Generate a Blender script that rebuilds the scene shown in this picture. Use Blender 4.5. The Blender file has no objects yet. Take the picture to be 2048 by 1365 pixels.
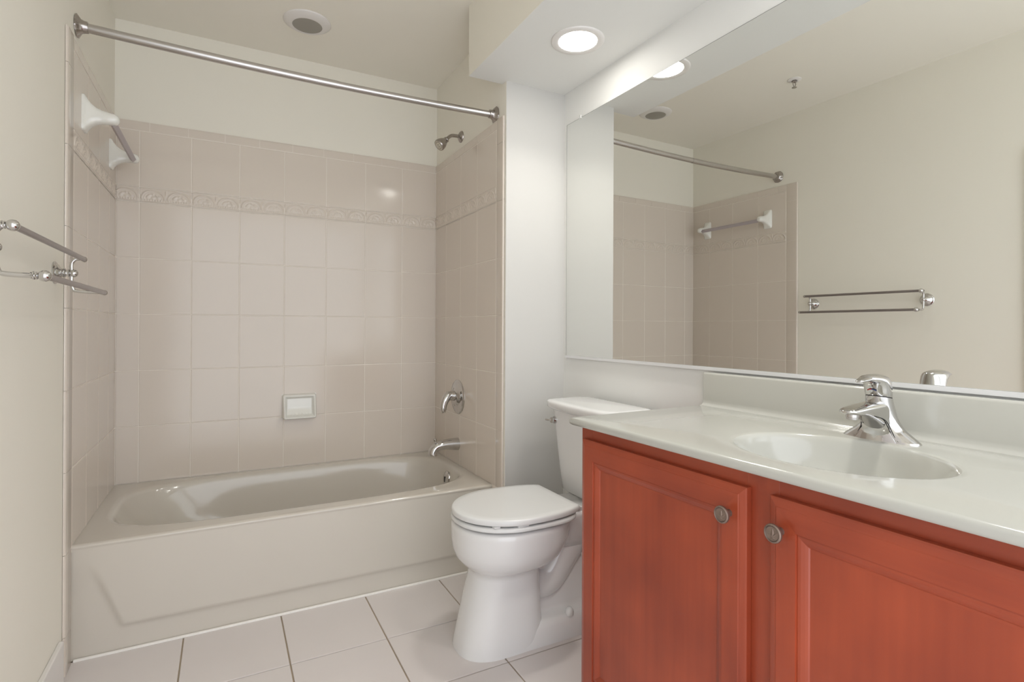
import bpy, bmesh, math, random
from mathutils import Vector, Matrix
random.seed(7)
S = bpy.context.scene
COL = S.collection
PI = math.pi

# ------------------------------------------------------------------ camera
CAM = dict(x=.4334, y=-2.981, z=1.0961, yaw=.4892, pitch=.0015, roll=.0044, f=1080.06, sy=-28.19)
cy_, sp_ = CAM['yaw'], CAM['pitch']
F = Vector((math.sin(cy_)*math.cos(sp_), math.cos(cy_)*math.cos(sp_), math.sin(sp_)))
R0 = Vector((math.cos(cy_), -math.sin(cy_), 0)); U0 = R0.cross(F)
cr, sr = math.cos(CAM['roll']), math.sin(CAM['roll'])
Rv = R0*cr + U0*sr; Uv = U0*cr - R0*sr
cd = bpy.data.cameras.new('camera'); cam = bpy.data.objects.new('camera', cd); COL.objects.link(cam)
M = Matrix.Identity(4)
for i in range(3):
    M[i][0] = Rv[i]; M[i][1] = Uv[i]; M[i][2] = -F[i]
M[0][3], M[1][3], M[2][3] = CAM['x'], CAM['y'], CAM['z']
cam.matrix_world = M
cd.sensor_width = 36; cd.sensor_fit = 'HORIZONTAL'
cd.lens = 36*CAM['f']/2048; cd.shift_y = CAM['sy']/2048; cd.shift_x = 0
cd.clip_start = .02
S.camera = cam

# ------------------------------------------------------------------ world, exposure
W = bpy.data.worlds.new('world'); S.world = W; W.use_nodes = True
bg = W.node_tree.nodes['Background']
bg.inputs[0].default_value = (.90, .94, 1, 1); bg.inputs[1].default_value = 2.25   # daylight fill through the unseen opening, made wide for even light
vs = S.view_settings
vs.view_transform = 'Standard'; vs.look = 'None'; vs.gamma = 1; vs.use_curve_mapping = False
vs.exposure = 0.25
LAMP = 22.0        # glow of the downlight lenses
BEAM = 1.9         # watts of each downlight's beam

# ------------------------------------------------------------------ materials
def srgb(r, g, b):
    f = lambda c: (c/255/12.92) if c/255 <= .04045 else ((c/255+.055)/1.055)**2.4
    return (f(r), f(g), f(b), 1)
def new_mat(name):
    m = bpy.data.materials.new(name); m.use_nodes = True
    nt = m.node_tree; return m, nt, nt.nodes['Principled BSDF']
def mat(name, col, rough=.5, metal=0, coat=0, var=0.0, scale=6, bump=0, bscale=200, spec=None):
    m, nt, b = new_mat(name)
    b.inputs['Base Color'].default_value = col
    b.inputs['Roughness'].default_value = rough; b.inputs['Metallic'].default_value = metal
    if coat: b.inputs['Coat Weight'].default_value = coat; b.inputs['Coat Roughness'].default_value = .05
    if spec is not None: b.inputs['Specular IOR Level'].default_value = spec
    tc = nt.nodes.new('ShaderNodeTexCoord')
    if var:
        n = nt.nodes.new('ShaderNodeTexNoise'); n.inputs['Scale'].default_value = scale; n.inputs['Detail'].default_value = 3
        nt.links.new(tc.outputs['Object'], n.inputs['Vector'])
        mx = nt.nodes.new('ShaderNodeMixRGB'); mx.blend_type = 'MIX'
        mx.inputs[1].default_value = tuple(c*(1-var) for c in col[:3])+(1,)
        mx.inputs[2].default_value = tuple(min(1, c*(1+var)) for c in col[:3])+(1,)
        nt.links.new(n.outputs['Fac'], mx.inputs[0]); nt.links.new(mx.outputs[0], b.inputs['Base Color'])
    if bump:
        n2 = nt.nodes.new('ShaderNodeTexNoise'); n2.inputs['Scale'].default_value = bscale; n2.inputs['Detail'].default_value = 2
        nt.links.new(tc.outputs['Object'], n2.inputs['Vector'])
        bp = nt.nodes.new('ShaderNodeBump'); bp.inputs['Strength'].default_value = bump; bp.inputs['Distance'].default_value = .001
        nt.links.new(n2.outputs['Fac'], bp.inputs['Height']); nt.links.new(bp.outputs[0], b.inputs['Normal'])
    return m
PAINT = mat('wall_paint', (.88, .846, .752, 1), .6, var=.012, scale=2, bump=.15, bscale=260)
CEIL = mat('ceiling_paint', (.91, .875, .785, 1), .75, bump=.15, bscale=200)
PAINT_LIT = mat('wall_paint_lit', (.79, .785, .755, 1), .6, bump=.15, bscale=260)  # same wall paint, neutral cast of lamp-lit faces put into the colour
PAINT_DIM = mat('wall_paint_dimmed', (.61, .595, .565, 1), .6, bump=.15, bscale=260)  # same wall paint, darkened so the lamp-lit end wall does not burn out
TILE = mat('glazed_wall_tile', (.72, .645, .565, 1), .13, var=.02, scale=3, bump=.03, bscale=25)
GROUT = mat('wall_grout', (.86, .80, .72, 1), .55)
FLOORT = mat('floor_tile', (.69, .64, .62, 1), .33, var=.03, scale=5, bump=.05, bscale=60)
FGROUT = mat('floor_grout', (.36, .29, .21, 1), .8, var=.25, scale=9)
TUBM = mat('tub_enamel', (.63, .585, .515, 1), .12, coat=.3)
CERA = mat('white_ceramic', (.82, .81, .755, 1), .12, coat=.4)
CHINA = mat('toilet_china', (.78, .775, .765, 1), .1, coat=.5)
SEATM = mat('seat_plastic', (.73, .73, .72, 1), .22)
MARB = mat('cultured_marble', (.50, .495, .45, 1), .14, coat=.3, var=.012, scale=5)
CHROME = mat('chrome', (.62, .61, .60, 1), .08, 1)
NICK = mat('satin_nickel', (.36, .33, .335, 1), .3, 1)
BRUSH = mat('brushed_steel', (.56, .54, .53, 1), .27, 1, bump=.1, bscale=400)
STEELD = mat('worn_chrome', (.42, .39, .37, 1), .2, 1)
ALU = mat('mirror_channel_aluminium', (.80, .80, .80, 1), .35, .15)
DARK = mat('dark_gap', (.03, .027, .025, 1), .8)
PLAST = mat('grey_plastic', (.47, .42, .43, 1), .35)
LENSG = mat('grey_frosted_lens', (.33, .31, .27, 1), .5)
TRIMW = mat('white_trim', (.80, .77, .74, 1), .4)
CAULK = mat('white_caulk', (.85, .82, .77, 1), .4)
KNOBM = mat('antique_bronze', (.27, .205, .17, 1), .42, .75, var=.2, scale=120)
KNOBG = mat('antique_bronze_dark', (.14, .10, .085, 1), .5, .6)
RED = mat('red_mark', (.38, .02, .02, 1), .3)
BLUE = mat('blue_mark', (.02, .04, .12, 1), .3)
m, nt, b = new_mat('mirror_silver')
b.inputs['Base Color'].default_value = (.85, .855, .83, 1); b.inputs['Metallic'].default_value = 1; b.inputs['Roughness'].default_value = .0
MIRR = m
m, nt, b = new_mat('lamp_lens')
b.inputs['Base Color'].default_value = (1, 1, 1, 1)
b.inputs['Emission Color'].default_value = (1, .975, .92, 1); b.inputs['Emission Strength'].default_value = LAMP
LENS = m

def wood(name, axis):
    """cherry stained maple; the grain runs along local axis"""
    m, nt, b = new_mat(name)
    tc = nt.nodes.new('ShaderNodeTexCoord'); mp = nt.nodes.new('ShaderNodeMapping')
    sc = [26, 26, 26]; sc['xyz'.index(axis)] = 1.6
    mp.inputs['Scale'].default_value = sc
    nt.links.new(tc.outputs['Object'], mp.inputs['Vector'])
    n = nt.nodes.new('ShaderNodeTexNoise'); n.inputs['Scale'].default_value = 1.0; n.inputs['Detail'].default_value = 6; n.inputs['Roughness'].default_value = .55
    nt.links.new(mp.outputs[0], n.inputs['Vector'])
    n2 = nt.nodes.new('ShaderNodeTexNoise'); n2.inputs['Scale'].default_value = 5; n2.inputs['Detail'].default_value = 2
    nt.links.new(tc.outputs['Object'], n2.inputs['Vector'])
    a = nt.nodes.new('ShaderNodeMath'); a.operation = 'MULTIPLY_ADD'; a.inputs[1].default_value = .45; 
    nt.links.new(n.outputs['Fac'], a.inputs[0])
    s2 = nt.nodes.new('ShaderNodeMath'); s2.operation = 'MULTIPLY'; s2.inputs[1].default_value = .55
    nt.links.new(n2.outputs['Fac'], s2.inputs[0]); nt.links.new(s2.outputs[0], a.inputs[2])
    cr_ = nt.nodes.new('ShaderNodeValToRGB')
    e = cr_.color_ramp.elements
    e[0].position = .3; e[0].color = (.23, .034, .014, 1)
    e[1].position = .72; e[1].color = (.43, .075, .027, 1)
    nt.links.new(a.outputs[0], cr_.inputs[0]); nt.links.new(cr_.outputs[0], b.inputs['Base Color'])
    b.inputs['Roughness'].default_value = .36
    b.inputs['Coat Weight'].default_value = .15; b.inputs['Coat Roughness'].default_value = .25
    return m
WOODV = wood('cherry_wood_upright', 'z'); WOODH = wood('cherry_wood_level', 'y')

# ------------------------------------------------------------------ helpers
def obj(name, bm, m, parent=None, smooth=True, sub=0, bevel=0, local=False, split=None):
    """link bm (world coordinates, or parent's local ones) as one mesh object"""
    me = bpy.data.meshes.new(name)
    bmesh.ops.recalc_face_normals(bm, faces=bm.faces)
    if parent is not None and not local:
        o0 = Vector((0, 0, 0)); p = parent
        while p is not None: o0 += p.location; p = p.parent
        bmesh.ops.translate(bm, verts=bm.verts, vec=-o0)
    if smooth:
        for f in bm.faces: f.smooth = True
    bm.to_mesh(me); bm.free()
    for mm in (m if isinstance(m, (list, tuple)) else [m]): me.materials.append(mm)
    o = bpy.data.objects.new(name, me); COL.objects.link(o)
    if parent is not None: o.parent = parent
    if bevel:
        bv = o.modifiers.new('bevel', 'BEVEL'); bv.width = bevel; bv.segments = 3; bv.limit_method = 'ANGLE'; bv.angle_limit = math.radians(35)
        bv.harden_normals = True
    if sub:
        sd = o.modifiers.new('subdivision', 'SUBSURF'); sd.levels = sub; sd.render_levels = sub
    if smooth and (split is None or split):
        try: me.set_sharp_from_angle(angle=math.radians(split or 38))
        except Exception: pass
    return o
def thing(name, label, cat, loc, rotz=0, group=None):
    o = bpy.data.objects.new(name, None); COL.objects.link(o)
    o.empty_display_size = .05; o.location = loc; o.rotation_euler = (0, 0, rotz)
    o['label'] = label; o['category'] = cat
    if group: o['group'] = group
    return o
def tag(o, label, cat, group=None):
    o['label'] = label; o['category'] = cat
    if group: o['group'] = group
    return o
def struct(name, bm, m, parent=None, **k):
    o = obj(name, bm, m, parent, **k)
    if parent is None: o['kind'] = 'structure'
    return o
def box(bm, x0, x1, y0, y1, z0, z1):
    v = [bm.verts.new((x, y, z)) for x in (x0, x1) for y in (y0, y1) for z in (z0, z1)]
    for f in ((0,1,3,2),(4,6,7,5),(0,4,5,1),(2,3,7,6),(0,2,6,4),(1,5,7,3)): bm.faces.new([v[i] for i in f])
    return v
def loft(bm, rings, cap0=True, cap1=True, closed=True):
    vr = [[bm.verts.new(p) for p in r] for r in rings]
    for a, c in zip(vr[:-1], vr[1:]):
        n = len(a)
        for i in range(n if closed else n-1):
            j = (i+1) % n
            bm.faces.new((a[i], a[j], c[j], c[i]))
    if cap0: bm.faces.new(list(reversed(vr[0])))
    if cap1: bm.faces.new(vr[-1])
    return vr
def frame_of(d):
    d = Vector(d).normalized(); a = Vector((0, 0, 1)) if abs(d.z) < .9 else Vector((1, 0, 0))
    u = d.cross(a).normalized(); return d, u, u.cross(d).normalized()
def lathe(bm, origin, d, prof, n=40, squash=None):
    """prof: (distance along d, radius)"""
    d, u, w = frame_of(d); o = Vector(origin); rings = []
    for t, r in prof:
        r = max(r, 1e-5)
        rings.append([o+d*t+(u*math.cos(2*PI*i/n)+w*math.sin(2*PI*i/n))*r for i in range(n)])
    loft(bm, rings)
def tube(bm, pts, rad, n=16, cap=True):
    pts = [Vector(p) for p in pts]; rings = []
    if not hasattr(rad, '__len__'): rad = [rad]*len(pts)
    up = None
    for i, p in enumerate(pts):
        t = (pts[min(i+1, len(pts)-1)]-pts[max(i-1, 0)]).normalized()
        if up is None: _, u, w = frame_of(t)
        else:
            u = (up - t*up.dot(t)).normalized(); w = t.cross(u)
        up = u
        rings.append([p+(u*math.cos(2*PI*k/n)+t.cross(u)*math.sin(2*PI*k/n))*rad[i] for k in range(n)])
    loft(bm, rings, cap, cap)
def spline(P, n=8):
    P = [Vector(p) for p in P]; out = []
    Q = [P[0]*2-P[1]]+P+[P[-1]*2-P[-2]]
    for i in range(1, len(Q)-2):
        a, b_, c, d = Q[i-1:i+3]
        for k in range(n):
            t = k/n
            out.append(.5*((2*b_)+(c-a)*t+(2*a-5*b_+4*c-d)*t*t+(3*b_-a-3*c+d)*t**3))
    out.append(P[-1]); return out
def sup(cx, cy, a, b_, n, N=64, ph=0):
    out = []
    for i in range(N):
        t = 2*PI*i/N+ph; c, s = math.cos(t), math.sin(t)
        out.append((cx+a*math.copysign(abs(c)**(2/n), c), cy+b_*math.copysign(abs(s)**(2/n), s)))
    return out
def sstep(a, b_, x):
    t = max(0, min(1, (x-a)/(b_-a))); return t*t*(3-2*t)
def gs(x, s): return math.exp(-(x/s)**2)
def sphere(bm, c, r, sx=1, sy=1, sz=1, n=24):
    ret = bmesh.ops.create_uvsphere(bm, u_segments=n, v_segments=n//2, radius=r)
    for v in ret['verts']: v.co = Vector((v.co.x*sx, v.co.y*sy, v.co.z*sz))+Vector(c)

# ------------------------------------------------------------------ room dimensions
WT = 1.5150                       # alcove width, between the tiled faces
YS = -.8727                       # face of the end wall beside the tub
ZC, ZS = 2.4844, 2.1822           # ceiling, soffit underside
TR = .0125                        # the right wall is a little off square
def xw(y): return 1.829-TR*(y+.9)
YF = -3.30                        # front wall, behind the camera
G = .008
ZR = dict(rim=.3793, r1=.6365, r2=.8924, r3=1.1513, r4=1.4074, bb=1.6642, bt=1.7344, cap=1.9908, top=2.0351)

# floor ------------------------------------------------------------
FX0, FP, FY0 = .3111, .3164, -1.0977
bm = bmesh.new(); box(bm, -.1, 2.0, YF-.1, .1, -.10, -.0035)
floor = struct('floor', bm, FGROUT, smooth=False)
def tile(bm, Pf, u0, u1, v0, v1, h, e=.0022):
    ring = []
    for ins, w in ((0, 0), (0, h-e), (e*.3, h-e*.4), (e, h-.0001), (e*2.2, h)):
        ring.append([Pf(u0+ins, v0+ins, w), Pf(u1-ins, v0+ins, w), Pf(u1-ins, v1-ins, w), Pf(u0+ins, v1-ins, w)])
    loft(bm, ring, False, True)
bm = bmesh.new()
gx = [-.008]+[FX0+k*FP for k in range(0, 5)]+[1.9]
gy = [-.755]+[FY0-k*FP for k in range(0, 7)]+[YF]
g = .0022
for a, c in zip(gx[:-1], gx[1:]):
    for d, e in zip(gy[:-1], gy[1:]):
        tile(bm, lambda u, v, w: (u, v, w-.004), a+g, c-g, e+g, d-g, .004, .0018)
obj('tile_field', bm, FLOORT, floor, smooth=False)

# walls ------------------------------------------------------------
bm = bmesh.new(); box(bm, -.12, -G, YF, .1+G, -.1, ZC+.1)
wall_left = struct('wall_left', bm, PAINT, smooth=False)
bm = bmesh.new(); box(bm, -.12, 2.05, G, .12, -.1, ZC+.1)
wall_back = struct('wall_back', bm, PAINT, smooth=False)
bm = bmesh.new()
for z0, z1 in ((-.1, ZC+.1),):
    a = [(xw(.1), .1), (xw(YF), YF), (2.05, YF), (2.05, .1)]
    loft(bm, [[(x, y, z0) for x, y in a], [(x, y, z1) for x, y in a]])
wall_right = struct('wall_right', bm, PAINT_LIT, smooth=False)
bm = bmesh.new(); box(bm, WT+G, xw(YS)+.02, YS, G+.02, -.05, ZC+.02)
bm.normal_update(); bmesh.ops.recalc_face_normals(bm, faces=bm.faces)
for f in bm.faces: f.material_index = 1 if f.normal.x < -.5 else 0  # alcove side keeps plain wall paint, lit faces take the darkened copy
wall_end = struct('wall_end', bm, [PAINT_DIM, PAINT], smooth=False, bevel=.004)
bm = bmesh.new()
DX0, DX1, DZ = .0, 1.84, 2.29  # unseen opening, sized for the fill light and its reflection in the tiles
for b6 in ((-.12, DX0, YF-.1, YF, -.1, ZC+.1), (DX1, 2.05, YF-.1, YF, -.1, ZC+.1), (DX0, DX1, YF-.1, YF, DZ, ZC+.1)): box(bm, *b6)
struct('wall_front', bm, PAINT, smooth=False)
bm = bmesh.new(); box(bm, -.12, 2.05, YF-.1, .12, ZC, ZC+.1)
struct('ceiling', bm, CEIL, smooth=False)
# soffit above mirror and vanity
bm = bmesh.new()
sx0 = 1.3597
YSF = -.8341
a = [(sx0-TR*.0, YSF), (WT+.03, YSF), (xw(YS)+.03, YSF), (xw(YF)+.03, YF), (sx0+.012, YF)]
loft(bm, [[(x, y, ZS) for x, y in a], [(x, y, ZC+.02) for x, y in a]])
bm.normal_update(); bmesh.ops.recalc_face_normals(bm, faces=bm.faces)
for f in bm.faces: f.material_index = 0 if f.normal.z < -.5 else 1  # underside takes the lit copy of the paint, sides the plain one
soffit = struct('wall_soffit', bm, [PAINT_LIT, PAINT], smooth=False)

# casing over the widened opening behind the camera, and closet door whose casing the mirror catches
bm = bmesh.new()
for b6 in ((DX0, DX1, YF, YF+.015, DZ, DZ+.07),): box(bm, *b6)
struct('trim_1', bm, TRIMW, smooth=False, bevel=.003)
bm = bmesh.new()
for b6 in ((-G, .010, -2.005, -1.952, 0, 1.93), (-G, .010, -2.80, -2.747, 0, 1.93), (-G, .010, -2.747, -2.005, 1.875, 1.93)): box(bm, *b6)
struct('trim_2', bm, TRIMW, smooth=False, bevel=.003)
bm = bmesh.new(); box(bm, -G, .002, -2.747, -2.005, .01, 1.875)
d1 = struct('door_1', bm, TRIMW, smooth=False)
bm = bmesh.new()
for z0, z1 in ((.12, .85), (.97, 1.76)):
    for y0, y1 in ((-2.68, -2.40), (-2.34, -2.08)): box(bm, .002, .007, y0, y1, z0, z1)
obj('door_panel', bm, TRIMW, d1, smooth=False, bevel=.004)
bm = bmesh.new(); lathe(bm, (.002, -2.045, .95), (1, 0, 0), [(0, .026), (.004, .026), (.006, .01), (.03, .01), (.036, .022), (.05, .026), (.06, .018), (.062, 0)])
obj('door_knob', bm, BRUSH, d1)
# baseboards
bm = bmesh.new(); box(bm, -G, .006, -1.952, -.885, 0, .135); box(bm, -G, .006, YF, -2.80, 0, .135)
struct('baseboard_left', bm, TRIMW, smooth=False, bevel=.004)
bm = bmesh.new(); box(bm, WT+G+.004, xw(YS)-.001, YS-.012, YS, 0, .10)
struct('baseboard_back', bm, TRIMW, smooth=False, bevel=.004)
bm = bmesh.new(); box(bm, xw(-1.3)-.013, xw(-1.3), -1.74, YS-.012, 0, .10)
struct('baseboard_right', bm, TRIMW, smooth=False, bevel=.004)

# tile surround ----------------------------------------------------
ZB = ZR['bb']; BH = ZR['bt']-ZR['bb']
PER = .1025
def border_h(u, v):
    """relief of the border strip: u along, v up from its lower edge"""
    h = .0032*(gs(v-.0035, .0028)+gs(v-(BH-.004), .003))
    k = ((u/PER) % 1.0)*PER-PER/2
    dv = v-.019
    r = math.hypot(k/.0475, dv/.042)
    if dv > -.002:
        h += .0042*gs(r-.92, .085)+.0018*gs(r-.73, .05)
        th = math.atan2(dv, k)
        if r < .70:
            for a0, rr, s in ((.45, .48, .15), (.95, .5, .13), (1.57, .52, .12), (2.19, .5, .13), (2.69, .48, .15)):
                dx = k/.0475-rr*math.cos(a0); dy = dv/.042-rr*math.sin(a0)
                h += .0038*math.exp(-(dx*dx+dy*dy)/(s*s))
            h += .0025*math.exp(-((k/.0475)**2+(dv/.042-.12)**2)/.02)
        k2 = abs(abs(k)-PER/2)
        h += .0034*gs(k2, .0035)*sstep(.0, .02, dv-.008)*(1-sstep(.035, .048, dv))
    h += .0026*gs(v-.0125, .0032)*(.5+.5*math.cos(2*PI*u/(PER/10)))
    return .85*min(h, .0055)
def border(name, Pf, u0, u1, ph, parent, joints):
    bm = bmesh.new()
    nu = int((u1-u0)/.0017); nv = 40; rows = []
    for i in range(nu+1):
        u = u0+(u1-u0)*i/nu
        jd = min([abs(u-j) for j in joints]+[9])
        rows.append([bm.verts.new(Pf(u, ZB+.001+(BH-.002)*j/nv, .0061+border_h(u-ph, (BH)*j/nv)-.003*(1-sstep(.0006, .0026, jd)))) for j in range(nv+1)])
    for i in range(nu):
        for j in range(nv): bm.faces.new((rows[i][j], rows[i+1][j], rows[i+1][j+1], rows[i][j+1]))
    return obj(name, bm, TILE, parent, split=80)
TH = .0065
def field(Pf, us, parent, u_bn=None, down_to=.379, low=None):
    """us: grout positions along the wall; u_bn: end of bullnose trim column"""
    bm = bmesh.new(); zs = [ZR[k] for k in ('rim', 'r1', 'r2', 'r3', 'r4', 'bb')]
    zs[0] = down_to
    g = .0010
    bands = list(zip(zs[:-1], zs[1:]))+[(ZR['bt'], ZR['cap'])]
    for a, c in zip(us[:-1], us[1:]):
        for z0, z1 in bands: tile(bm, Pf, a+g, c-g, z0+g, z1-g, TH)
    return obj('tile_field', bm, TILE, parent, smooth=False)
def capstrip(Pf, u0, u1, off, parent):
    """rounded cap trim along the top, 150 mm long pieces"""
    bm = bmesh.new(); u = u0+off; e = [u0]
    while u < u1-.004: e.append(u); u += .1535
    e.append(u1); z0, z1 = ZR['cap']+.0012, ZR['top']
    for a, c in zip(e[:-1], e[1:]):
        pr = [(z0, 0), (z0, TH-.002), (z0+.0007, TH-.0006), (z0+.0022, TH)]+[(z1-.008+.008*math.sin(t), TH-.008*(1-math.cos(t))*.8) for t in (0, .4, .8, 1.2, PI/2)]+[(z1, 0)]
        loft(bm, [[Pf(uu, z, w) for z, w in pr] for uu in (a+.0008, c-.0008)])
    return obj('cap_trim', bm, TILE, parent, smooth=False)
def bullnose(Pf, u0, u1, z0, z1, parent, name='edge_trim'):
    """column of rounded edge tiles; u0 joins the field, u1 is the rounded outer edge"""
    bm = bmesh.new(); sgn = 1 if u1 > u0 else -1
    zz = [z0]+[z for z in [ZR['rim']-.152*1.6875*k for k in (1,)] if z > z0+.02]+[z for z in (.3793, .6365, .8924, 1.1513, 1.4074, 1.6642, 1.92) if z0+.02 < z < z1-.02]+[z1]
    Wd = abs(u1-u0)
    for a, c in zip(zz[:-1], zz[1:]):
        pr = [(0.0013, 0), (.0013, TH-.002), (.002, TH-.0006), (.0035, TH)]+[(Wd-.010+.010*math.sin(t), TH+.0015*math.sin(t)-.0085*(1-math.cos(t))) for t in (0, .3, .6, .9, 1.2, 1.45, PI/2)]+[(Wd, 0)]
        loft(bm, [[Pf(u0+sgn*p, z, w) for p, w in pr] for z in (a+.0007, c-.0007)])
    return obj(name, bm, TILE, parent, smooth=True, split=50)
def backing(Pf, u0, u1, z0, z1, parent):
    bm = bmesh.new()
    loft(bm, [[Pf(u0, z0, w), Pf(u1, z0, w), Pf(u1, z1, w), Pf(u0, z1, w)] for w in (0, TH-.0014)])
    return obj('grout', bm, GROUT, parent, smooth=False)
PB = lambda u, z, w: (u, TH-w+.0004, z)               # back wall, face at y = 0
PL = lambda u, z, w: (-TH+w, -u, z)                   # left wall, u measured from the back corner
PR = lambda u, z, w: (WT+TH-w, -u, z)                 # wall with the taps
xb = [0]+[.0882+k*.2045 for k in range(7)]+[WT]
field(PB, xb, wall_back); border('border_strip', PB, 0, WT, .0882, wall_back, xb); capstrip(PB, 0, WT, .125, wall_back); backing(PB, -.004, WT+.004, .36, ZR['top']-.002, wall_back)
BL0, BL1 = .770, .8465
ul = [0, .157, .361, .565, BL0]
field(PL, ul, wall_left); border('border_strip', PL, 0, BL0, .157, wall_left, ul); capstrip(PL, 0, BL0, .10, wall_left); backing(PL, -.004, BL1-.006, .36, ZR['top']-.002, wall_left)
bullnose(PL, BL0, BL1, ZR['rim'], ZR['top'], wall_left)
ur = [0, .168, .376, .583, .792]
field(PR, ur, wall_end); border('border_strip', PR, 0, .792, .168, wall_end, ur); capstrip(PR, 0, .792, .12, wall_end); backing(PR, -.004, .855, .36, ZR['top']-.002, wall_end)
bullnose(PR, .792, .858, ZR['rim'], ZR['top'], wall_end)
# edge tiles run on down to the floor outside the tub
bm = bmesh.new()
bullnose(PL, BL0, BL1, 0.0, ZR['rim'], wall_left)
bm.free()

# ------------------------------------------------------------------ bathtub
tub = thing('bathtub', 'almond enamel bathtub with plain apron set in the tiled alcove', 'bathtub', (WT/2, -.38, 0))
TY = -.7631; TZ = .3793
def ring_at(a, b_, cx, cy, n, z, N=96): return [(x, y, z) for x, y in sup(cx, cy, a, b_, n, N)]
bm = bmesh.new()
N = 96
outer = []
TANG = [2*PI*i/N for i in range(N)]
for cx_, cy2 in ((-.006, -.0005), (-.006, TY+.012), (WT+.005, -.0005), (WT+.005, TY+.012)):
    a = math.atan2(cy2+.362, cx_-.745) % (2*PI); k = min(range(N), key=lambda i: abs(TANG[i]-a)); TANG[k] = a
for t in TANG:
    c, s = math.cos(t), math.sin(t)
    ccx, ccy = .745, -.362
    hx1, hx0, hy1, hy0 = WT+.005-ccx, ccx+.006, -.0005-ccy, ccy-TY-.0
    kx = (hx1 if c > 0 else hx0)/max(abs(c), 1e-6); ky = (hy1 if s > 0 else (ccy-(TY+.012)))/max(abs(s), 1e-6)
    k = min(kx, ky); outer.append((ccx+c*k, ccy+s*k, TZ))
def inner(a0, a1, b0, b1, n, z):
    """a0 towards the sloping end, a1 towards the taps"""
    out = []
    for t in TANG:
        c, s = math.cos(t), math.sin(t)
        # radius of superellipse along the same direction so that rings line up
        a = a1 if c > 0 else a0; b_ = b1 if s > 0 else b0
        r = (abs(c/a)**n+abs(s/b_)**n)**(-1/n)
        out.append((.745+c*r, -.362+s*r, z))
    return out
rings = [outer, inner(.705, .744, .334, .338, 4.0, TZ+.0005), inner(.690, .734, .324, .325, 3.9, TZ-.001), inner(.682, .727, .317, .317, 3.8, TZ-.006), inner(.676, .721, .311, .311, 3.8, TZ-.016),
         inner(.655, .708, .301, .303, 3.8, TZ-.05), inner(.58, .690, .285, .292, 3.7, TZ-.15), inner(.49, .645, .27, .276, 3.6, .13), inner(.44, .62, .25, .255, 3.4, .095), inner(.36, .55, .2, .2, 3, .08), inner(.1, .1, .1, .1, 2, .075)]
loft(bm, rings, False, True)
obj('basin', bm, TUBM, tub, split=70)
# apron with its pressed panel
bm = bmesh.new(); nx, nz = 160, 60; rows = []
def apron_y(x, z):
    dl = (x-(.06+(.285-z)*.38))*.93                       # distance inside the slanting left line
    dr = ((WT-.06-(.285-z)*.38)-x)*.93
    db = z-.088
    d = min(dl, dr, db)
    fade = 1-sstep(.20, .33, z)
    p = sstep(-.012, .006, d)
    return TY+.002+.009*(1-p)*fade+.0*z
prof_top = [(TZ, .012), (TZ-.0012, .0065), (TZ-.0045, .002), (TZ-.009, .0003)]
for i in range(nx+1):
    x = -.006+(WT+.011)*i/nx; r = []
    for z, dy in prof_top: r.append(bm.verts.new((x, TY+dy, z)))
    for j in range(nz+1):
        z = (TZ-.012)*(1-j/nz)
        r.append(bm.verts.new((x, apron_y(x, z) if z > .0 else apron_y(x, z), z)))
    rows.append(r)
for a, c in zip(rows[:-1], rows[1:]):
    for j in range(len(a)-1): bm.faces.new((a[j], c[j], c[j+1], a[j+1]))
obj('apron', bm, TUBM, tub, split=70)
bm = bmesh.new()
lathe(bm, (1.450, -.362, .316), (-1, 0, .10), [(-.004, .037), (.001, .037), (.005, .034), (.009, .026), (.011, .010), (.0112, 0)])
ov = obj('overflow_plate', bm, CHROME, tub); ov['label'] = 'round chrome overflow plate'
bm = bmesh.new(); box(bm, 1.4360, 1.4400, -.3645, -.3595, .300, .327)
obj('trip_lever', bm, DARK, ov, smooth=False)
bm = bmesh.new(); lathe(bm, (1.24, -.362, .0755), (0, 0, 1), [(0, .033), (.003, .032), (.004, .025), (.002, .0)])
obj('drain', bm, CHROME, tub)
bm = bmesh.new(); tube(bm, [(.004, TY+.004, .002), (WT-.004, TY+.004, .002)], .006, 8)
obj('caulk_bead', bm, CAULK, tub)

# ------------------------------------------------------------------ shower fittings
rod = thing('shower_curtain_rod', 'long brushed steel shower curtain rod spanning above the bathtub', 'curtain rod', (.76, -.74, 2.06))
LP, RP = Vector((-G+.001, -.708, 2.098)), Vector((WT+G-.001, -.768, 2.067))
def rodp(t): p = LP.lerp(RP, t); p.z -= .014*math.sin(PI*t); return p
bm = bmesh.new(); tube(bm, [rodp(t/20) for t in range(0, 12)], .0153, 24)
obj('outer_tube', bm, BRUSH, rod)
bm = bmesh.new(); tube(bm, [rodp(t/20) for t in range(10, 21)], .0143, 24)
obj('inner_tube', bm, BRUSH, rod)
for P0, d in ((LP, 1), (RP, -1)):
    bm = bmesh.new(); n = 48; rings = []
    for t, r, w in ((0, .0365, 0), (.004, .0365, .06), (.008, .030, .08), (.014, .022, .05), (.022, .0195, 0), (.032, .0185, 0), (.0325, .012, 0)):
        rings.append([(P0.x+d*t, P0.y+r*(1+w*math.cos(6*a))*math.cos(a), P0.z+r*(1+w*math.cos(6*a))*math.sin(a)) for a in [2*PI*i/n for i in range(n)]])
    loft(bm, rings); fl = obj('flange', bm, STEELD, rod)
    for a in (.9, 3.0, 5.1):
        bm = bmesh.new(); lathe(bm, (P0.x+d*.007, P0.y+.026*math.cos(a), P0.z+.026*math.sin(a)), (d, 0, 0), [(0, .0035), (.0025, .0032), (.0035, 0)], 12)
        obj('screw', bm, DARK, fl)

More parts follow.
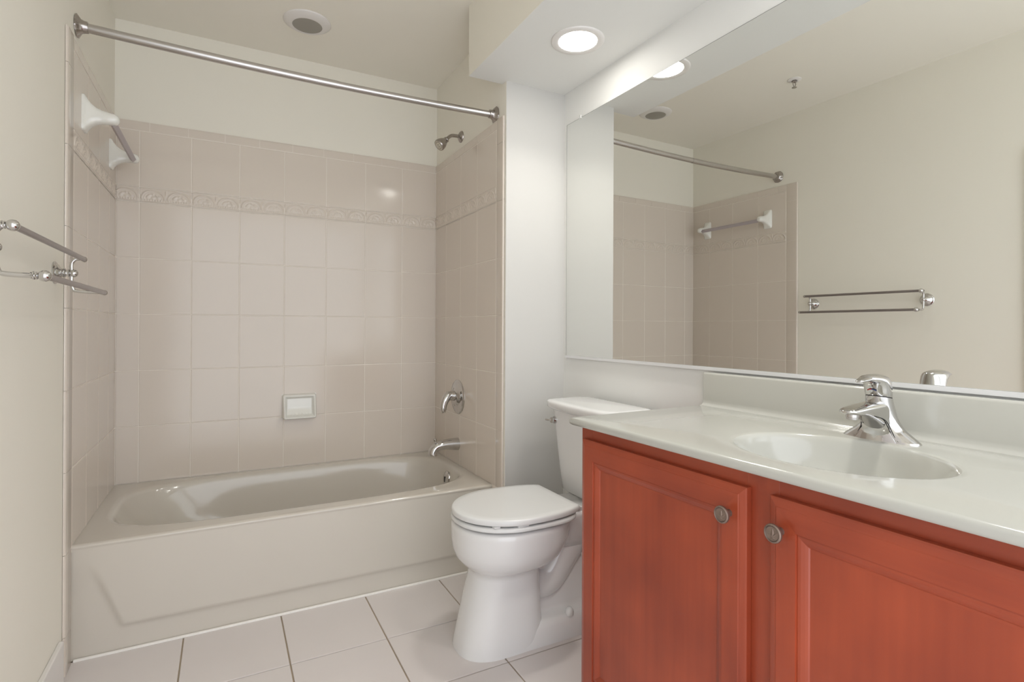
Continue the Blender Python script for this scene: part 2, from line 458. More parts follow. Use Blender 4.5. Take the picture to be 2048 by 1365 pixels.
sh = thing('shower_fixture', 'small bell shaped chrome shower head on a bent arm', 'shower head', (WT, -.362, 2.094))
bm = bmesh.new(); lathe(bm, (WT+G, -.362, 2.094), (-1, 0, 0), [(0, .030), (.005, .029), (.010, .024), (.015, .015), (.018, .0105), (.018, 0)])
obj('flange', bm, STEELD, sh)
arm = spline([(WT+.006, -.362, 2.094), (1.49, -.362, 2.094), (1.468, -.362, 2.091), (1.452, -.362, 2.080), (1.440, -.362, 2.066)])
bm = bmesh.new(); tube(bm, arm, .0088, 20); obj('arm', bm, STEELD, sh)
dd = Vector((-.74, -.10, -.67)).normalized(); o0 = Vector((1.443, -.362, 2.069))
bm = bmesh.new(); lathe(bm, o0, dd, [(0, .011), (.004, .0145), (.008, .0145), (.010, .013), (.018, .017), (.032, .024), (.046, .0285), (.058, .030), (.064, .0285), (.066, .026), (.064, .0255)])
hd = obj('spray_head', bm, STEELD, sh)
bm = bmesh.new(); lathe(bm, o0+dd*.060, dd, [(0, .0255), (.004, .0255), (.005, .021), (.0035, .0195), (.0035, .0155), (.006, .0145), (.0065, .010), (.004, .009), (.004, .004), (.007, .003), (.007, 0)])
obj('spray_face', bm, mat('pale_plastic', (.62, .57, .46, 1), .4), hd)

va = thing('shower_valve', 'round chrome shower valve plate with a curved lever handle', 'shower valve', (WT, -.352, .7335))
bm = bmesh.new(); lathe(bm, (WT+.001, -.352, .7335), (-1, 0, 0), [(0, .089), (.003, .089), (.007, .085), (.0095, .074), (.0095, .060), (.014, .050), (.020, .040), (.024, .034), (.024, 0)], 64)
obj('escutcheon', bm, CHROME, va)
bm = bmesh.new(); lathe(bm, (1.492, -.352, .740), (-1, 0, 0), [(0, .026), (.02, .025), (.035, .022), (.045, .017), (.050, .008), (.051, 0)])
hub = obj('handle_hub', bm, CHROME, va)
hp = spline([(1.468, -.354, .746), (1.452, -.358, .738), (1.438, -.362, .718), (1.430, -.364, .695), (1.4285, -.366, .672), (1.430, -.366, .657)])
bm = bmesh.new(); tube(bm, hp, [.022-.011*(i/(len(hp)-1))+.003*math.sin(PI*i/(len(hp)-1))+(-.007 if i == len(hp)-1 else 0) for i in range(len(hp))], 20)
obj('lever', bm, CHROME, va)

sp = thing('tub_spout', 'chrome tub spout with a pull up diverter knob', 'spout', (WT, -.352, .49))
bm = bmesh.new()
def oval(cx, cz, ry, rz, tilt=0, n=28, cy=-.352):
    out = []
    for i in range(n):
        a = 2*PI*i/n; yy = ry*math.cos(a); zz = rz*math.sin(a)
        out.append((cx+zz*math.sin(tilt), cy+yy, cz+zz*math.cos(tilt)))
    return out
loft(bm, [oval(WT, .487, .031, .0325), oval(1.508, .487, .031, .0325), oval(1.48, .489, .030, .030, -.05), oval(1.45, .490, .0285, .0265, -.1), oval(1.425, .488, .028, .0245, -.25), oval(1.400, .482, .0275, .0240, -.6),
          oval(1.383, .469, .027, .0235, -1.0), oval(1.378, .454, .0270, .0245, -1.3), oval(1.3775, .441, .0265, .0240, -1.5), oval(1.3775, .440, .021, .0190, -1.5), oval(1.378, .450, .020, .018, -1.5)])
obj('spout_body', bm, CHROME, sp)
bm = bmesh.new(); lathe(bm, (1.390, -.352, .502), (-.1, 0, 1), [(0, .004), (.008, .004), (.010, .0085), (.020, .0095), (.023, .007), (.024, 0)], 20)
obj('diverter_knob', bm, CHROME, sp)

# ------------------------------------------------------------------ soap dish
sd = thing('soap_dish', 'white ceramic soap dish mounted on the tiled back wall', 'soap dish', (.776, -.0, .625))
bm = bmesh.new(); x0, x1, z0, z1 = .6935, .8585, .624, .7505
NU, NV = 88, 72; rows = []
def dish(u, v):
    X = u*(x1-x0); Z = v*(z1-z0)
    de = min(X, x1-x0-X, Z, z1-z0-Z)
    # rounded rectangle distance
    r = .014; qx = max(r-min(X, x1-x0-X), 0); qz = max(r-min(Z, z1-z0-Z), 0)
    if qx > 0 and qz > 0: de = r-math.hypot(qx, qz)
    H = .020+.040*(1-v)**1.2
    edge = math.sqrt(max(0, 1-(1-min(1, max(0, de)/.009))**2))
    inn = sstep(.010, .024, de)
    floor_ = .010+.020*(1-sstep(.0, .5, v))
    bumps = .003*gs(v-.17, .05)*(.5+.5*math.cos(2*PI*X/.016)) if .02 < X < .145 else 0
    return H*edge*(1-inn)+(floor_+bumps)*inn if edge > 0 else 0
for i in range(NU+1):
    rows.append([bm.verts.new((x0+(x1-x0)*i/NU, .0-dish(i/NU, j/NV), z0+(z1-z0)*j/NV)) for j in range(NV+1)])
for i in range(NU):
    for j in range(NV): bm.faces.new((rows[i][j], rows[i+1][j], rows[i+1][j+1], rows[i][j+1]))
obj('dish', bm, CERA, sd, split=80)

# ------------------------------------------------------------------ ceramic towel bar in the alcove
tb = thing('ceramic_towel_bar', 'white ceramic towel bar with a grey square bar on the alcove side wall', 'towel bar', (0, -.40, 1.83))
def cpost(yc, s):
    bm = bmesh.new(); rings = []
    for x, hy, hz, zc, n in ((-.001, .030, .0625, 1.829, 8), (.006, .030, .0625, 1.829, 8), (.009, .028, .060, 1.829, 6), (.014, .0255, .050, 1.829, 5), (.024, .023, .038, 1.8275, 4), (.038, .021, .028, 1.826, 3), (.055, .0205, .0225, 1.825, 2.6), (.072, .0205, .0205, 1.824, 2.4), (.088, .0195, .019, 1.823, 2.3), (.097, .016, .0155, 1.822, 2.2), (.102, .010, .009, 1.822, 2), (.1035, .002, .002, 1.822, 2)):
        rings.append([(x, y, z) for y, z in sup(yc, zc, hy, hz, n, 40)])
    loft(bm, rings); o = obj('ceramic_post', bm, CERA, tb, split=60); return o
cpost(-.640, 1); cpost(-.142, -1)
bm = bmesh.new(); r = .0125
loft(bm, [[(.082+r*math.cos(a), y, 1.815+r*math.sin(a)) for a in (0, PI/2, PI, 3*PI/2)] for y in (-.624, -.158)])
obj('bar', bm, PLAST, tb, smooth=False, bevel=.001)

# ------------------------------------------------------------------ double chrome towel rack on the painted wall
tr = thing('double_towel_rack', 'double chrome towel rack with ball ends on the painted left wall', 'towel rack', (-G, -1.25, 1.25))
A1, A2 = (.058, 1.297), (.108, 1.198)
for yc, far in ((-.952, 1), (-1.556, 0)):
    bm = bmesh.new(); lathe(bm, (-G, yc, 1.252), (1, 0, 0), [(0, .033), (.003, .033), (.006, .030), (.007, .026), (.010, .024), (.014, .015), (.018, .012), (.020, .013), (.023, .015), (.026, .013), (.028, .009), (.030, .0085), (.031, .011), (.034, .011), (.036, .008)])
    ps = obj('rosette', bm, CHROME, tr)
    bm = bmesh.new(); sphere(bm, (.037 if far else .033, yc, 1.252), .0115 if far else .0095)
    obj('hub_ball', bm, CHROME, ps)
    for (ax, az), s in ((A1, 1), (A2, -1)):
        ye = yc
        pts = spline([(.033, yc, 1.252), (.032, yc, 1.252+s*.014), (.032, yc, 1.252+s*(.026)), (.035, yc, az-s*.010), (.043, yc, az-s*.002), (ax if s > 0 else .080, yc, az)]+([(ax, yc, az)] if s < 0 else []), 6)
        bm = bmesh.new(); tube(bm, pts, .0052, 12)
        if not far:
            for dx, rr_ in ((.021, .0068), (.017, .0085), (.0125, .0078)): lathe(bm, (ax-dx-.0015, yc, az), (1, 0, 0), [(0, .004), (.0004, rr_), (.0026, rr_), (.003, .004)], 20)
        obj('arm', bm, CHROME, ps)
for (ax, az) in (A1, A2):
    bm = bmesh.new(); tube(bm, [(ax, -1.556, az), (ax, -.934, az)], .0070, 16)
    br = obj('bar', bm, NICK, tr)
    bm = bmesh.new(); sphere(bm, (ax, -1.556, az), .0118); obj('ball_end', bm, CHROME, br)
    bm = bmesh.new(); sphere(bm, (ax, -.932, az), .0084); obj('ball_end', bm, CHROME, br)

# ------------------------------------------------------------------ ceiling fittings
def downlight(x, y, z, label, lens, proud, group=None, name='recessed_downlight', cat='ceiling light', ro=.100, ri=.073):
    t = thing(name, label, cat, (x, y, z), 0, group)
    bm = bmesh.new(); n = 64
    pr = [(ro, 0), (ro, -.003), (ro-.003, -.0055), (ri+.006, -.006-proud), (ri, -.0045-proud), (ri, 0)]
    rr = [[(x+r*math.cos(2*PI*i/n), y+r*math.sin(2*PI*i/n), z+h) for i in range(n)] for r, h in pr]
    loft(bm, rr, False, False); obj('trim_ring', bm, TRIMW, t, split=60)
    bm = bmesh.new(); lathe(bm, (x, y, z-.0035-proud), (0, 0, -1), [(-.003, ri), (0, ri), (.001, ri*.6), (.0015, 0)] if lens is LENS else [(-.003, ri), (0, ri), (.004, ri*.7), (.006, ri*.3), (.0065, 0)], 64)
    obj('lens', bm, lens, t)
    if lens is LENS:
        ld = bpy.data.lights.new('downlight_bulb', 'AREA'); ld.shape = 'DISK'; ld.size = .135; ld.energy = BEAM; ld.spread = math.radians(118); ld.color = (1, .975, .92)
        lo = bpy.data.objects.new('bulb', ld); COL.objects.link(lo); lo.parent = t; lo.location = (0, 0, -.008)
    return t
downlight(1.606, -1.297, ZS, 'lit white downlight in the soffit, nearer the shower end', LENS, 0, 'downlights in the soffit')
downlight(1.606, -2.30, ZS, 'lit white downlight in the soffit, above the sink', LENS, 0, 'downlights in the soffit')
downlight(.760, -.372, ZC, 'unlit round ceiling light with grey lens above the bathtub', LENSG, .014, None, 'shower_ceiling_light', 'ceiling light', .102, .064)
spk = thing('fire_sprinkler', 'small fire sprinkler with white plate on the ceiling', 'sprinkler', (.427, -1.10, ZC))
bm = bmesh.new(); lathe(bm, (.427, -1.10, ZC), (0, 0, -1), [(0, .036), (.002, .036), (.006, .030), (.007, .016), (.003, .014), (.003, 0)]); obj('escutcheon', bm, TRIMW, spk)
bm = bmesh.new(); lathe(bm, (.427, -1.10, ZC-.003), (0, 0, -1), [(0, .011), (.012, .011), (.014, .007), (.016, 0)])
for s in (-1, 1): tube(bm, spline([(.427+s*.010, -1.10, ZC-.014), (.427+s*.012, -1.10, ZC-.026), (.427+s*.003, -1.10, ZC-.040)], 4), .0022, 8)
lathe(bm, (.427, -1.10, ZC-.040), (0, 0, -1), [(0, .004), (.003, .013), (.0045, .013), (.005, 0)])
obj('sprinkler_body', bm, STEELD, spk)

# ------------------------------------------------------------------ mirror
MY0, MY1, MZ0, MZ1 = -.899, -2.93, .9663, 2.0318
mi = thing('wall_mirror', 'large frameless wall mirror above the countertop', 'mirror', (xw(-1.9), -1.9, MZ0))
def xm(y): return 1.8247-TR*(y+.9)
bm = bmesh.new()
loft(bm, [[(xm(MY0)+d, MY0, MZ0), (xm(MY1)+d, MY1, MZ0), (xm(MY1)+d, MY1, MZ1), (xm(MY0)+d, MY0, MZ1)] for d in (.0, .0041)])
gl = obj('glass', bm, MIRR, mi, smooth=False)
bm = bmesh.new(); e = .0012
for (ya, za, yb, zb) in ((MY0, MZ0, MY0-e, MZ1), (MY0, MZ1-e, MY1, MZ1)):
    loft(bm, [[(xm(ya)-d, ya, za), (xm(yb)-d, yb, za), (xm(yb)-d, yb, zb), (xm(ya)-d, ya, zb)] for d in (.0002, -.002)])
obj('glass_edge', bm, mat('glass_edge_grey', (.20, .21, .20, 1), .4), mi, smooth=False)
bm = bmesh.new()
pf = [(-.006, -.0068), (-.006, .0045), (-.0048, .0045), (-.0048, 0), (.0, .0), (.0035, -.0068)]
loft(bm, [[(xm(y)+a, y, MZ0+c) for a, c in pf] for y in (MY0+.001, MY1)])
obj('bottom_channel', bm, ALU, mi, smooth=False)
bm = bmesh.new(); y = -1.005; box(bm, xm(y)-.004, xm(y)+.002, y-.006, y+.006, MZ1-.004, MZ1+.012)
obj('clip', bm, mat('clear_clip', (.75, .75, .72, 1), .2), mi, smooth=False, bevel=.002)

# ------------------------------------------------------------------ vanity: local frame, x = into the wall, y = along the wall
VT = .018
V0 = Vector((1.2744, -1.739, 0))
def vthing(name, label, cat): return thing(name, label, cat, V0, VT)
DEP = .545; LEN = 1.165
vc = vthing('vanity_cabinet', 'cherry stained two door vanity cabinet under the white countertop', 'vanity')
FX = .030                                   # face frame plane
Z0, Z1 = .095, .8300
CY0, CY1 = -.021, -LEN+.012
def L(name, bm, m, parent, **k): return obj(name, bm, m, parent, local=True, **k)
for ya, yb in ((CY0-.045, CY0), (CY1, CY1+.045), (-.612, -.545)):
    bm = bmesh.new(); box(bm, FX, FX+.02, ya, yb, Z0, Z1-.004); L('frame_stile', bm, WOODV, vc, smooth=False, bevel=.0008)
for ya, yb in ((CY1+.045, -.612), (-.545, CY0-.045)):
    for za, zb in ((.765, Z1-.004), (Z0, .14)):
        bm = bmesh.new(); box(bm, FX+.0002, FX+.019, ya, yb, za, zb); L('frame_rail', bm, WOODH, vc, smooth=False)
bm = bmesh.new(); box(bm, FX+.02, DEP-.004, CY0-.016, CY0, Z0, Z1-.002); box(bm, FX+.02, DEP-.004, CY1, CY1+.016, Z0, Z1-.002); box(bm, FX+.02, DEP-.004, CY1+.016, CY0-.016, Z0, Z0+.016); box(bm, DEP-.012, DEP-.004, CY1+.016, CY0-.016, Z0+.016, Z1-.14)
L('carcass', bm, WOODV, vc, smooth=False)
bm = bmesh.new(); box(bm, FX+.07, FX+.085, CY1, CY0, 0, Z0); box(bm, FX+.07, DEP-.02, CY0-.016, CY0, 0, Z0); box(bm, FX+.07, DEP-.02, CY1, CY1+.016, 0, Z0)
L('toe_kick', bm, WOODH, vc, smooth=False)
def door(ya, yb, za, zb, ky):
    """ya > yb; frame and panel door with bevelled rim; face plane x = FX-.0195"""
    X = FX-.0195
    def rr(i, x): return [(x, ya-i, za+i), (x, yb+i, za+i), (x, yb+i, zb-i), (x, ya-i, zb-i)]
    bw, fw, mw = .016, .052, .024
    prof = [(0, X+.0185), (0, X+.006), (.003, X+.0045), (bw-.004, X+.0015), (bw-.002, X+.0012), (bw, X), (fw, X), (fw+.0006, X+.0032), (fw+.0035, X+.0028), (fw+.008, X+.0034), (fw+.014, X+.0062), (fw+.018, X+.0085), (mw+fw-.004, X+.0105), (mw+fw, X+.0105)]
    bm = bmesh.new()
    vr = loft(bm, [rr(i, x) for i, x in prof], True, True)
    bm.faces.ensure_lookup_table()
    for f in bm.faces:
        c = f.calc_center_median()
        dy, dz = min(ya-c.y, c.y-yb), min(c.z-za, zb-c.z)
        f.material_index = 1 if (dz < dy and dz < fw+mw) else 0
    d = L('door', bm, [WOODV, WOODH], vc, smooth=False)
    kz = .741
    kn = bmesh.new()
    lathe(kn, (X, ky, kz), (-1, 0, 0), [(0, .007), (.010, .0065), (.014, .009), (.018, .0155), (.0205, .0168), (.0235, .0165), (.0250, .0150), (.0252, .0138), (.0238, .0132), (.0238, 0)], 40)
    for y0, z0_, a0, ln, wd, bend in ((-.0015, -.0085, 1.35, .0175, .0052, .0030), (.001, -.0085, 2.05, .0145, .0044, .0040), (-.003, -.008, .75, .0125, .0040, -.0035), (.002, -.009, 2.75, .0095, .0034, .0030), (-.004, -.0085, .15, .0080, .0030, -.0025)):
        c0 = Vector((X-.0236, ky+y0, kz+z0_)); dv = Vector((0, math.cos(a0), math.sin(a0))); nv = Vector((0, -dv.z, dv.y))
        rings = []
        for t in (0, .15, .35, .6, .8, .93, 1):
            p = c0+dv*ln*t+nv*bend*t*t; w = max(.0003, wd*.5*math.sin(PI*min(1, t*.85+.12))**.8)
            rings.append([p+nv*w*math.cos(q)+Vector((-.0011*math.sin(q)*min(1, w/.0015), 0, 0)) for q in [2*PI*k/12 for k in range(12)]])
        loft(kn, rings)
    k0 = len(kn.faces); n = 40
    loft(kn, [[(x_, ky+r*math.cos(2*PI*i/n), kz+r*math.sin(2*PI*i/n)) for i in range(n)] for x_, r in ((X-.02385, .0130), (X-.0243, .0127), (X-.02385, .0122))], False, False)
    kn.faces.ensure_lookup_table()
    for f in list(kn.faces)[k0:]: f.material_index = 1
    k_ = L('knob', kn, [KNOBM, KNOBG], d); k_['label'] = 'round bronze knob with leaf pattern'
    return d
DZ0, DZ1 = .118, .797
D1 = door(-.040, -.555, DZ0, DZ1, -.520)
D2 = door(-.603, -1.124, DZ0, DZ1, -.628)

# countertop with moulded bowl -------------------------------------
ct = vthing('countertop', 'off white moulded vanity countertop with oval sink bowl and backsplash', 'countertop')
CZ, CB = .8502, .8300
cxs, cys = .232, -.592                       # bowl centre, local
AY, AX = .203, .162
N = 128
def rectpt(t, x0, x1, y0, y1):
    c, s = math.cos(t), math.sin(t)
    kx = ((x1-cxs) if c > 0 else (cxs-x0))/max(abs(c), 1e-7); ky = ((y1-cys) if s > 0 else (cys-y0))/max(abs(s), 1e-7)
    k = min(kx, ky); return cxs+c*k, cys+s*k
# angles include the rectangle corners
X0, X1, Y0, Y1 = 0, DEP, -LEN, 0
ang = [2*PI*i/N for i in range(N)]
for cx_, cy2 in ((X0, Y0), (X0, Y1), (X1, Y0), (X1, Y1)):
    a = math.atan2(cy2-cys, cx_-cxs) % (2*PI); k = min(range(N), key=lambda i: abs(ang[i]-a)); ang[k] = a
def er(sc, z): return [(cxs+AX*sc*math.cos(t)/1, cys+AY*sc*math.sin(t), z) for t in EA]
EA = [math.atan2(math.sin(t)/AY, math.cos(t)/AX) for t in ang]
def rc(ins, z): return [(*rectpt(t, X0+ins, X1-ins, Y0+ins, Y1-ins), z) for t in ang]
bm = bmesh.new()
rings = [rc(.004, CB), rc(.0008, CB+.003), rc(0, CB+.008), rc(0, CZ-.008), rc(.0012, CZ-.004), rc(.004, CZ-.0012), rc(.0085, CZ), er(1.06, CZ), er(1.02, CZ-.0004), er(1.0, CZ-.0016)]
loft(bm, rings, False, False)
# underside ring
loft(bm, [rc(.004, CB), er(1.05, CB), er(1.0, CZ-.02)], False, False)
L('slab', bm, MARB, ct, split=75)
bm = bmesh.new()
rings = [er(1.0, CZ-.0016), er(.985, CZ-.004), er(.965, CZ-.010), er(.93, CZ-.026), er(.88, CZ-.048), er(.80, CZ-.074), er(.68, CZ-.098), er(.5, CZ-.116), er(.3, CZ-.125), er(.12, CZ-.128), er(.10, CZ-.131)]
loft(bm, rings, False, True)
bs = L('basin', bm, MARB, ct, split=75)
bm = bmesh.new(); lathe(bm, (cxs, cys, CZ-.1295), (0, 0, 1), [(0, .022), (.002, .022), (.003, .017), (.001, .016), (.001, .014), (.004, .012), (.005, 0)])
L('drain', bm, CHROME, bs)
bm = bmesh.new()
bz = .9552; xb0 = DEP-.022
pr = [(xb0-.016, CZ-.001), (xb0-.010, CZ+.0012), (xb0-.005, CZ+.004), (xb0-.0015, CZ+.009), (xb0, CZ+.018), (xb0, bz-.006), (xb0+.0018, bz-.0018), (xb0+.006, bz), (DEP-.001, bz), (DEP-.001, CZ-.001)]
ends = [(-.0062, .0), (-.0018, .0018), (-.0, .006)]
loft(bm, [[(x+(d if x < DEP-.01 else 0), y, z-(d if z > bz-.01 else 0)) for x, z in pr] for y, d in ((Y1-.0005, .004), (Y1-.002, .0012), (Y1-.006, 0), (Y0, 0))])
L('backsplash', bm, MARB, ct, split=60)

# faucet -----------------------------------------------------------
FL = Vector((.447, -.571, CZ))
fa = thing('faucet', 'single lever chrome faucet behind the sink bowl', 'faucet', V0+Matrix.Rotation(VT, 3, 'Z') @ FL, VT)
def fo(name, bm, m, parent=None, **k): return obj(name, bm, m, parent or fa, local=True, **k)
bm = bmesh.new()
def fr(cx, ax, ay, z, n=2.2, tilt=0, N=48): return [(cx+x*math.cos(tilt), y, z+x*math.sin(tilt)) for x, y in sup(0, 0, ax, ay, n, N)]
loft(bm, [fr(0, .027, .0795, 0), fr(0, .027, .0795, .0015), fr(0, .0262, .077, .004), fr(0, .0255, .071, .009), fr(0, .0250, .062, .0155), fr(0, .0247, .052, .023), fr(0, .0245, .043, .032), fr(-.001, .0245, .036, .043), fr(-.002, .0245, .0315, .055), fr(-.004, .0248, .0285, .070), fr(-.007, .0250, .0262, .086, tilt=-.10), fr(-.008, .0250, .0256, .0945, tilt=-.16)])
fo('body', bm, CHROME)
bm = bmesh.new()
def sec(x, z0, z1, hy, n=3.0, N=32): return [(x+(zz-(z0+z1)/2)*.0, y, zz) for y, zz in sup(0, (z0+z1)/2, hy, (z1-z0)/2, n, N)]
loft(bm, [sec(.0, .020, .090, .0255), sec(-.020, .022, .090, .0262), sec(-.034, .030, .089, .0258), sec(-.050, .040, .0875, .0252), sec(-.070, .050, .0855, .0246), sec(-.092, .0585, .0825, .0240), sec(-.112, .0625, .0795, .0225), sec(-.128, .0650, .0765, .0190), sec(-.137, .0670, .0745, .0130), sec(-.1405, .0685, .0725, .0055)])
spo = fo('spout', bm, CHROME)
bm = bmesh.new(); lathe(bm, (-.112, 0, .066), (-.05, 0, -1), [(0, .0125), (.008, .0125), (.0085, .0115), (.013, .0112), (.0135, .009), (.012, 0)], 28)
fo('aerator', bm, BRUSH, spo)
# front apron of the body, sweeping from the deck up into the spout
bm = bmesh.new()
def ap(z, x, hy, x1=.0): return [(x1, -hy*1.0, z), (x*.5, -hy*1.02, z), (x*.85, -hy*.9, z), (x, -hy*.6, z), (x*1.02, 0, z), (x, hy*.6, z), (x*.85, hy*.9, z), (x*.5, hy*1.02, z), (x1, hy, z)]
loft(bm, [ap(.0, -.0285, .047), ap(.012, -.0272, .038), ap(.026, -.0275, .031), ap(.038, -.033, .0275), ap(.048, -.046, .026), ap(.056, -.066, .025), ap(.061, -.088, .0235)])
fo('front_apron', bm, CHROME, fa)
bm = bmesh.new()
def sm(z, x, hy): return [(x*.5, hy*s_*1.02+s_*.0011, z) for s_ in (1,)]
for s_ in (-1, 1):
    bm = bmesh.new(); tube(bm, spline([(-.0215, s_*.0470, .0015), (-.0205, s_*.0385, .012), (-.0210, s_*.0318, .026), (-.0250, s_*.0283, .038), (-.034, s_*.0270, .0475), (-.050, s_*.0264, .0545), (-.070, s_*.0254, .0590)], 4), .0010, 8)
    fo('seam_line', bm, DARK, fa)
bm = bmesh.new(); tl = -.16
loft(bm, [fr(-.0085, .0243, .0245, .0945, tilt=tl), fr(-.0085, .0243, .0245, .0968, tilt=tl)])
fo('gap_ring', bm, DARK)
bm = bmesh.new()
def hs(cx, ax, ay, z, tilt): return fr(cx, ax, ay, z, 2.15, tilt)
loft(bm, [hs(-.009, .0250, .0252, .0968, -.16), hs(-.010, .0258, .0260, .104, -.16), hs(-.012, .0262, .0262, .114, -.12), hs(-.014, .0268, .0262, .123, -.05), hs(-.019, .0310, .0258, .1305, .02), hs(-.027, .0385, .0245, .1362, .04), hs(-.030, .0395, .0225, .1395, .02), hs(-.028, .034, .018, .1430, -.03), hs(-.024, .022, .011, .1455, -.05), hs(-.021, .006, .003, .1465, -.05)])
def lv(x, z, hy, hz, n=24): return [(x, hy*math.cos(2*PI*k/n), z+hz*math.sin(2*PI*k/n)) for k in range(n)]
loft(bm, [lv(-.020, .1365, .018, .008), lv(-.045, .1385, .0175, .0065), lv(-.060, .1375, .0155, .0050), lv(-.074, .1355, .0125, .0036), lv(-.085, .1335, .0090, .0024), lv(-.092, .1325, .0045, .0013)])
hn = fo('lever_handle', bm, CHROME, split=75)
bm = bmesh.new()
for k, (mm) in enumerate((0, 1)):
    for j in range(10):
        pass
bm.free()
def mark(name, t0, t1, m):
    bm = bmesh.new(); rows = []
    for i in range(9):
        t = t0+(t1-t0)*i/8; yy = .010*math.cos(t); zz = .1105+.0045*math.sin(t)
        y2 = .0068*math.cos(t); z2 = .1105+.0022*math.sin(t)
        f = lambda y: -.012-.0267*math.sqrt(max(0, 1-(y/.0262)**2))
        rows.append([bm.verts.new((f(yy)-.0004+(.114-zz)*.0, yy, zz)), bm.verts.new((f(y2)-.0004, y2, z2))])
    for a, c in zip(rows[:-1], rows[1:]): bm.faces.new((a[0], c[0], c[1], a[1]))
    fo(name, bm, m, hn, smooth=False)
mark('hot_mark', PI/2, PI, RED) if False else mark('hot_mark', 0, PI/2, RED)
mark('cold_mark', PI/2, PI, BLUE)

# ------------------------------------------------------------------ toilet
YC = -1.278
to = thing('toilet', 'white two piece toilet between the bathtub and the vanity', 'toilet', (1.45, YC, 0))
def egg(xf, xb, hy, z, n=2.25, N=72, wb=.0, xc=None):
    """outline, pointed a little to the front (-x); wb flattens the back"""
    xc = xc if xc is not None else xf+(xb-xf)*.47; out = []
    for i in range(N):
        t = 2*PI*i/N; c, s = math.cos(t), math.sin(t)
        nn = n if c < 0 else n+wb
        ex = (xb-xc) if c > 0 else (xc-xf)
        out.append((xc+ex*math.copysign(abs(c)**(2/nn), c), YC+hy*math.copysign(abs(s)**(2/nn), s), z))
    return out
XF = 1.128
bm = bmesh.new()
loft(bm, [egg(1.130, 1.435, .116, .0, 2.5, wb=2), egg(1.130, 1.435, .116, .006, 2.5, wb=2), egg(1.140, 1.430, .112, .05, 2.5, wb=2), egg(1.157, 1.425, .107, .12, 2.5, wb=2), egg(1.173, 1.422, .104, .19, 2.5, wb=2), egg(1.187, 1.422, .103, .245, 2.4, wb=1.6),
          egg(1.188, 1.424, .106, .262, 2.4, wb=1.4), egg(1.176, 1.445, .123, .274, 2.3, wb=1.0), egg(1.156, 1.475, .145, .289, 2.2, wb=.8), egg(1.139, 1.505, .163, .310, 2.15, wb=.6), egg(1.130, 1.525, .173, .338, 2.15, wb=.5), egg(1.1265, 1.54, .177, .370, 2.15, wb=.5), egg(1.126, 1.545, .178, .405, 2.15, wb=.5), egg(1.127, 1.55, .178, .417, 2.15, wb=.5), egg(1.131, 1.546, .174, .4235, 2.15, wb=.5), egg(1.142, 1.54, .163, .4265, 2.15, wb=.5)])
bowl = obj('bowl', bm, CHINA, to, split=80)
bm = bmesh.new()          # deck that carries the tank, and the trapway and foot behind the column
def rr2(x0, x1, hy, z, n=5, N=48): return [(x, y, z) for x, y in sup((x0+x1)/2, YC, (x1-x0)/2, hy, n, N)]
loft(bm, [rr2(1.50, 1.775, .070, .300, 4), rr2(1.47, 1.79, .088, .345, 4), rr2(1.455, 1.80, .100, .385, 4), rr2(1.45, 1.805, .108, .415, 4.5), rr2(1.452, 1.803, .106, .430, 4.5), rr2(1.458, 1.797, .100, .436, 4.5)])
obj('tank_deck', bm, CHINA, to, split=80)
bm = bmesh.new()
tp = spline([(1.36, YC, .215), (1.43, YC, .175), (1.49, YC, .185), (1.545, YC, .255), (1.60, YC, .315), (1.655, YC, .30), (1.685, YC, .22), (1.69, YC, .12), (1.69, YC, .03)], 6)
tube(bm, tp, [.062+.008*math.sin(3*i/len(tp)) for i in range(len(tp))], 28)
obj('trapway', bm, CHINA, to, split=80)
bm = bmesh.new()
loft(bm, [rr2(1.20, 1.770, .1165, .0, 5), rr2(1.20, 1.770, .1165, .010, 5), rr2(1.26, 1.768, .1135, .026, 5), rr2(1.32, 1.765, .109, .058, 5), rr2(1.34, 1.762, .100, .074, 5), rr2(1.35, 1.757, .086, .079, 5), rr2(1.35, 1.75, .060, .082, 5), rr2(1.355, 1.745, .048, .095, 4), rr2(1.36, 1.74, .042, .19, 4), rr2(1.38, 1.735, .035, .26, 4)])
obj('foot', bm, CHINA, to, split=80)
for s in (-1, 1):
    bm = bmesh.new(); lathe(bm, (1.527, YC+s*.094, .072), (0, s*.10, 1), [(0, .0155), (.010, .0155), (.018, .0135), (.024, .009), (.0265, .003), (.0268, 0)], 24)
    obj('bolt_cap', bm, SEATM, to)
bm = bmesh.new()
def seat(xf, xb, hy, z): return egg(xf, xb, hy, z, 2.15, wb=1.6, N=96)
loft(bm, [seat(1.141, 1.542, .167, .4325), seat(1.129, 1.547, .179, .4340), seat(1.1255, 1.5485, .1825, .4355), seat(1.1245, 1.549, .1835, .439), seat(1.126, 1.548, .182, .4450), seat(1.131, 1.545, .177, .4480), seat(1.140, 1.542, .168, .4487)])
obj('seat', bm, SEATM, to, split=50)
def lidring(d, z):
    """round front, sides drawn in to a straight back edge"""
    out = []; N = 120
    for i in range(N):
        t = 2*PI*i/N; c, s = math.cos(t), math.sin(t)
        xc, hb, xb = 1.327, .130, 1.541-d
        r = 1/math.sqrt((c/(.203-d))**2+(s/(.1835-d))**2) if c < 0 else 1/((abs(c)/(.272))**2.6+(abs(s)/(.1835-d))**2.6)**(1/2.6)
        x, y = xc+c*r, YC+s*r
        if x > xb: k = (xb-xc)/(x-xc); x = xb; y = YC+(y-YC)*k
        out.append((x, y, z))
    return out
bm = bmesh.new()
loft(bm, [lidring(.013, .4540), lidring(.003, .4546), lidring(.0008, .4558), lidring(0, .458), lidring(.0004, .468), lidring(.0025, .4725), lidring(.007, .4748), lidring(.03, .4756), lidring(.10, .4762)])
lid = obj('lid', bm, SEATM, to, split=50)
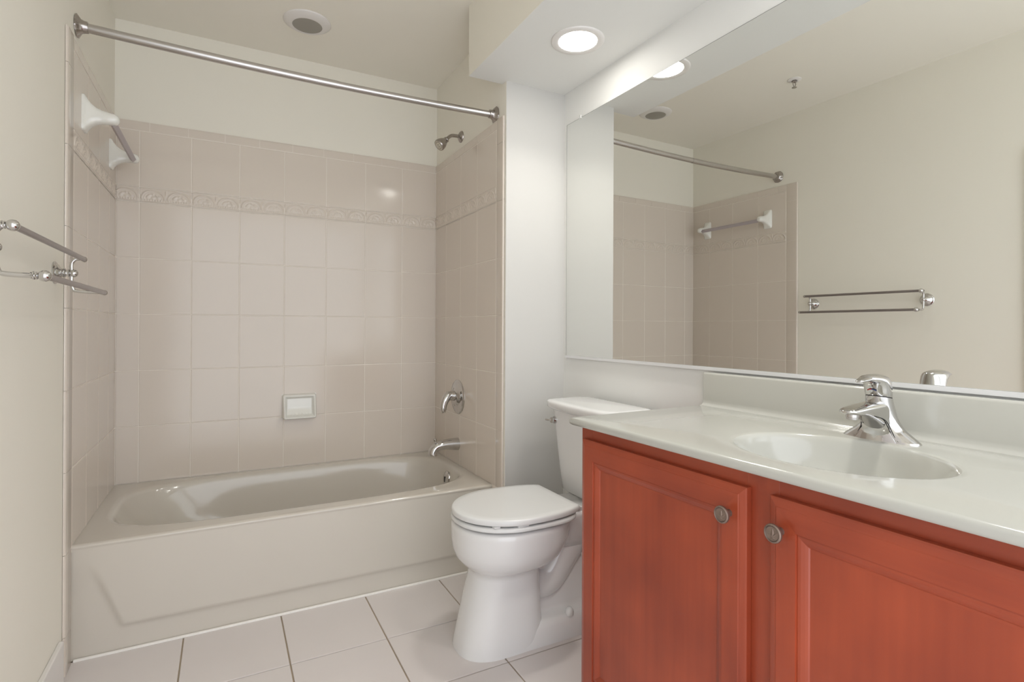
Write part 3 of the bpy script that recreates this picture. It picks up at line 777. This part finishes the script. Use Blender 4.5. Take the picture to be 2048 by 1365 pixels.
for bx in ((1.20, 1.222, YC-.150, YC-.130), (1.20, 1.222, YC+.130, YC+.150), (1.275, 1.315, YC-.174, YC-.150)):
    bm = bmesh.new(); box(bm, *bx, .448, .4545); obj('seat_bumper', bm, SEATM, to, smooth=False, bevel=.002)
for s in (-1, 1):
    bm = bmesh.new(); lathe(bm, (1.562, YC+s*.060, .447), (0, s, 0), [(0, .0095), (.04, .0095), (.043, .008), (.044, 0)], 24)
    box(bm, 1.555, 1.58, YC+s*.082-.018, YC+s*.082+.018, .434, .450)
    obj('hinge', bm, SEATM, to, smooth=True, bevel=.002)
# tank
bm = bmesh.new()
def tk(xf, xb, hy, z, n=7, bow=.0):
    out = []
    for x, y in sup((xf+xb)/2, 0, (xb-xf)/2, hy, n, 80):
        out.append((x-(bow*(1-(y/hy)**2) if x < (xf+xb)/2 else 0), YC-.008+y, z))
    return out
XB = 1.806
loft(bm, [tk(1.655, XB-.01, .165, .438, 6, .006), tk(1.650, XB, .175, .445, 7, .008), tk(1.643, XB, .182, .52, 7, .010), tk(1.634, XB, .190, .62, 7, .011), tk(1.626, XB, .198, .72, 7, .012), tk(1.622, XB, .203, .766, 7, .012)])
obj('tank', bm, CHINA, to, split=60)
bm = bmesh.new()
loft(bm, [tk(1.622, XB, .2035, .762, 8, .012), tk(1.610, XB+.004, .213, .768, 8, .014), tk(1.602, XB+.006, .2195, .776, 8, .016), tk(1.601, XB+.006, .2205, .793, 8, .016), tk(1.604, XB+.005, .2185, .799, 8, .016), tk(1.611, XB+.003, .213, .8025, 8, .015), tk(1.63, XB-.01, .20, .8035, 8, .014)])
obj('tank_lid', bm, CHINA, to, split=60)
bm = bmesh.new(); yl = YC+.155
lathe(bm, (1.632, yl, .722), (-1, 0, 0), [(0, .0145), (.014, .0145), (.019, .012), (.022, .0115), (.028, .0115), (.030, .008), (.030, 0)], 28)
tube(bm, spline([(1.606, yl, .722), (1.600, yl+.010, .722), (1.596, yl+.028, .721)], 5), .0042, 12)
obj('flush_lever', bm, CHROME, to)
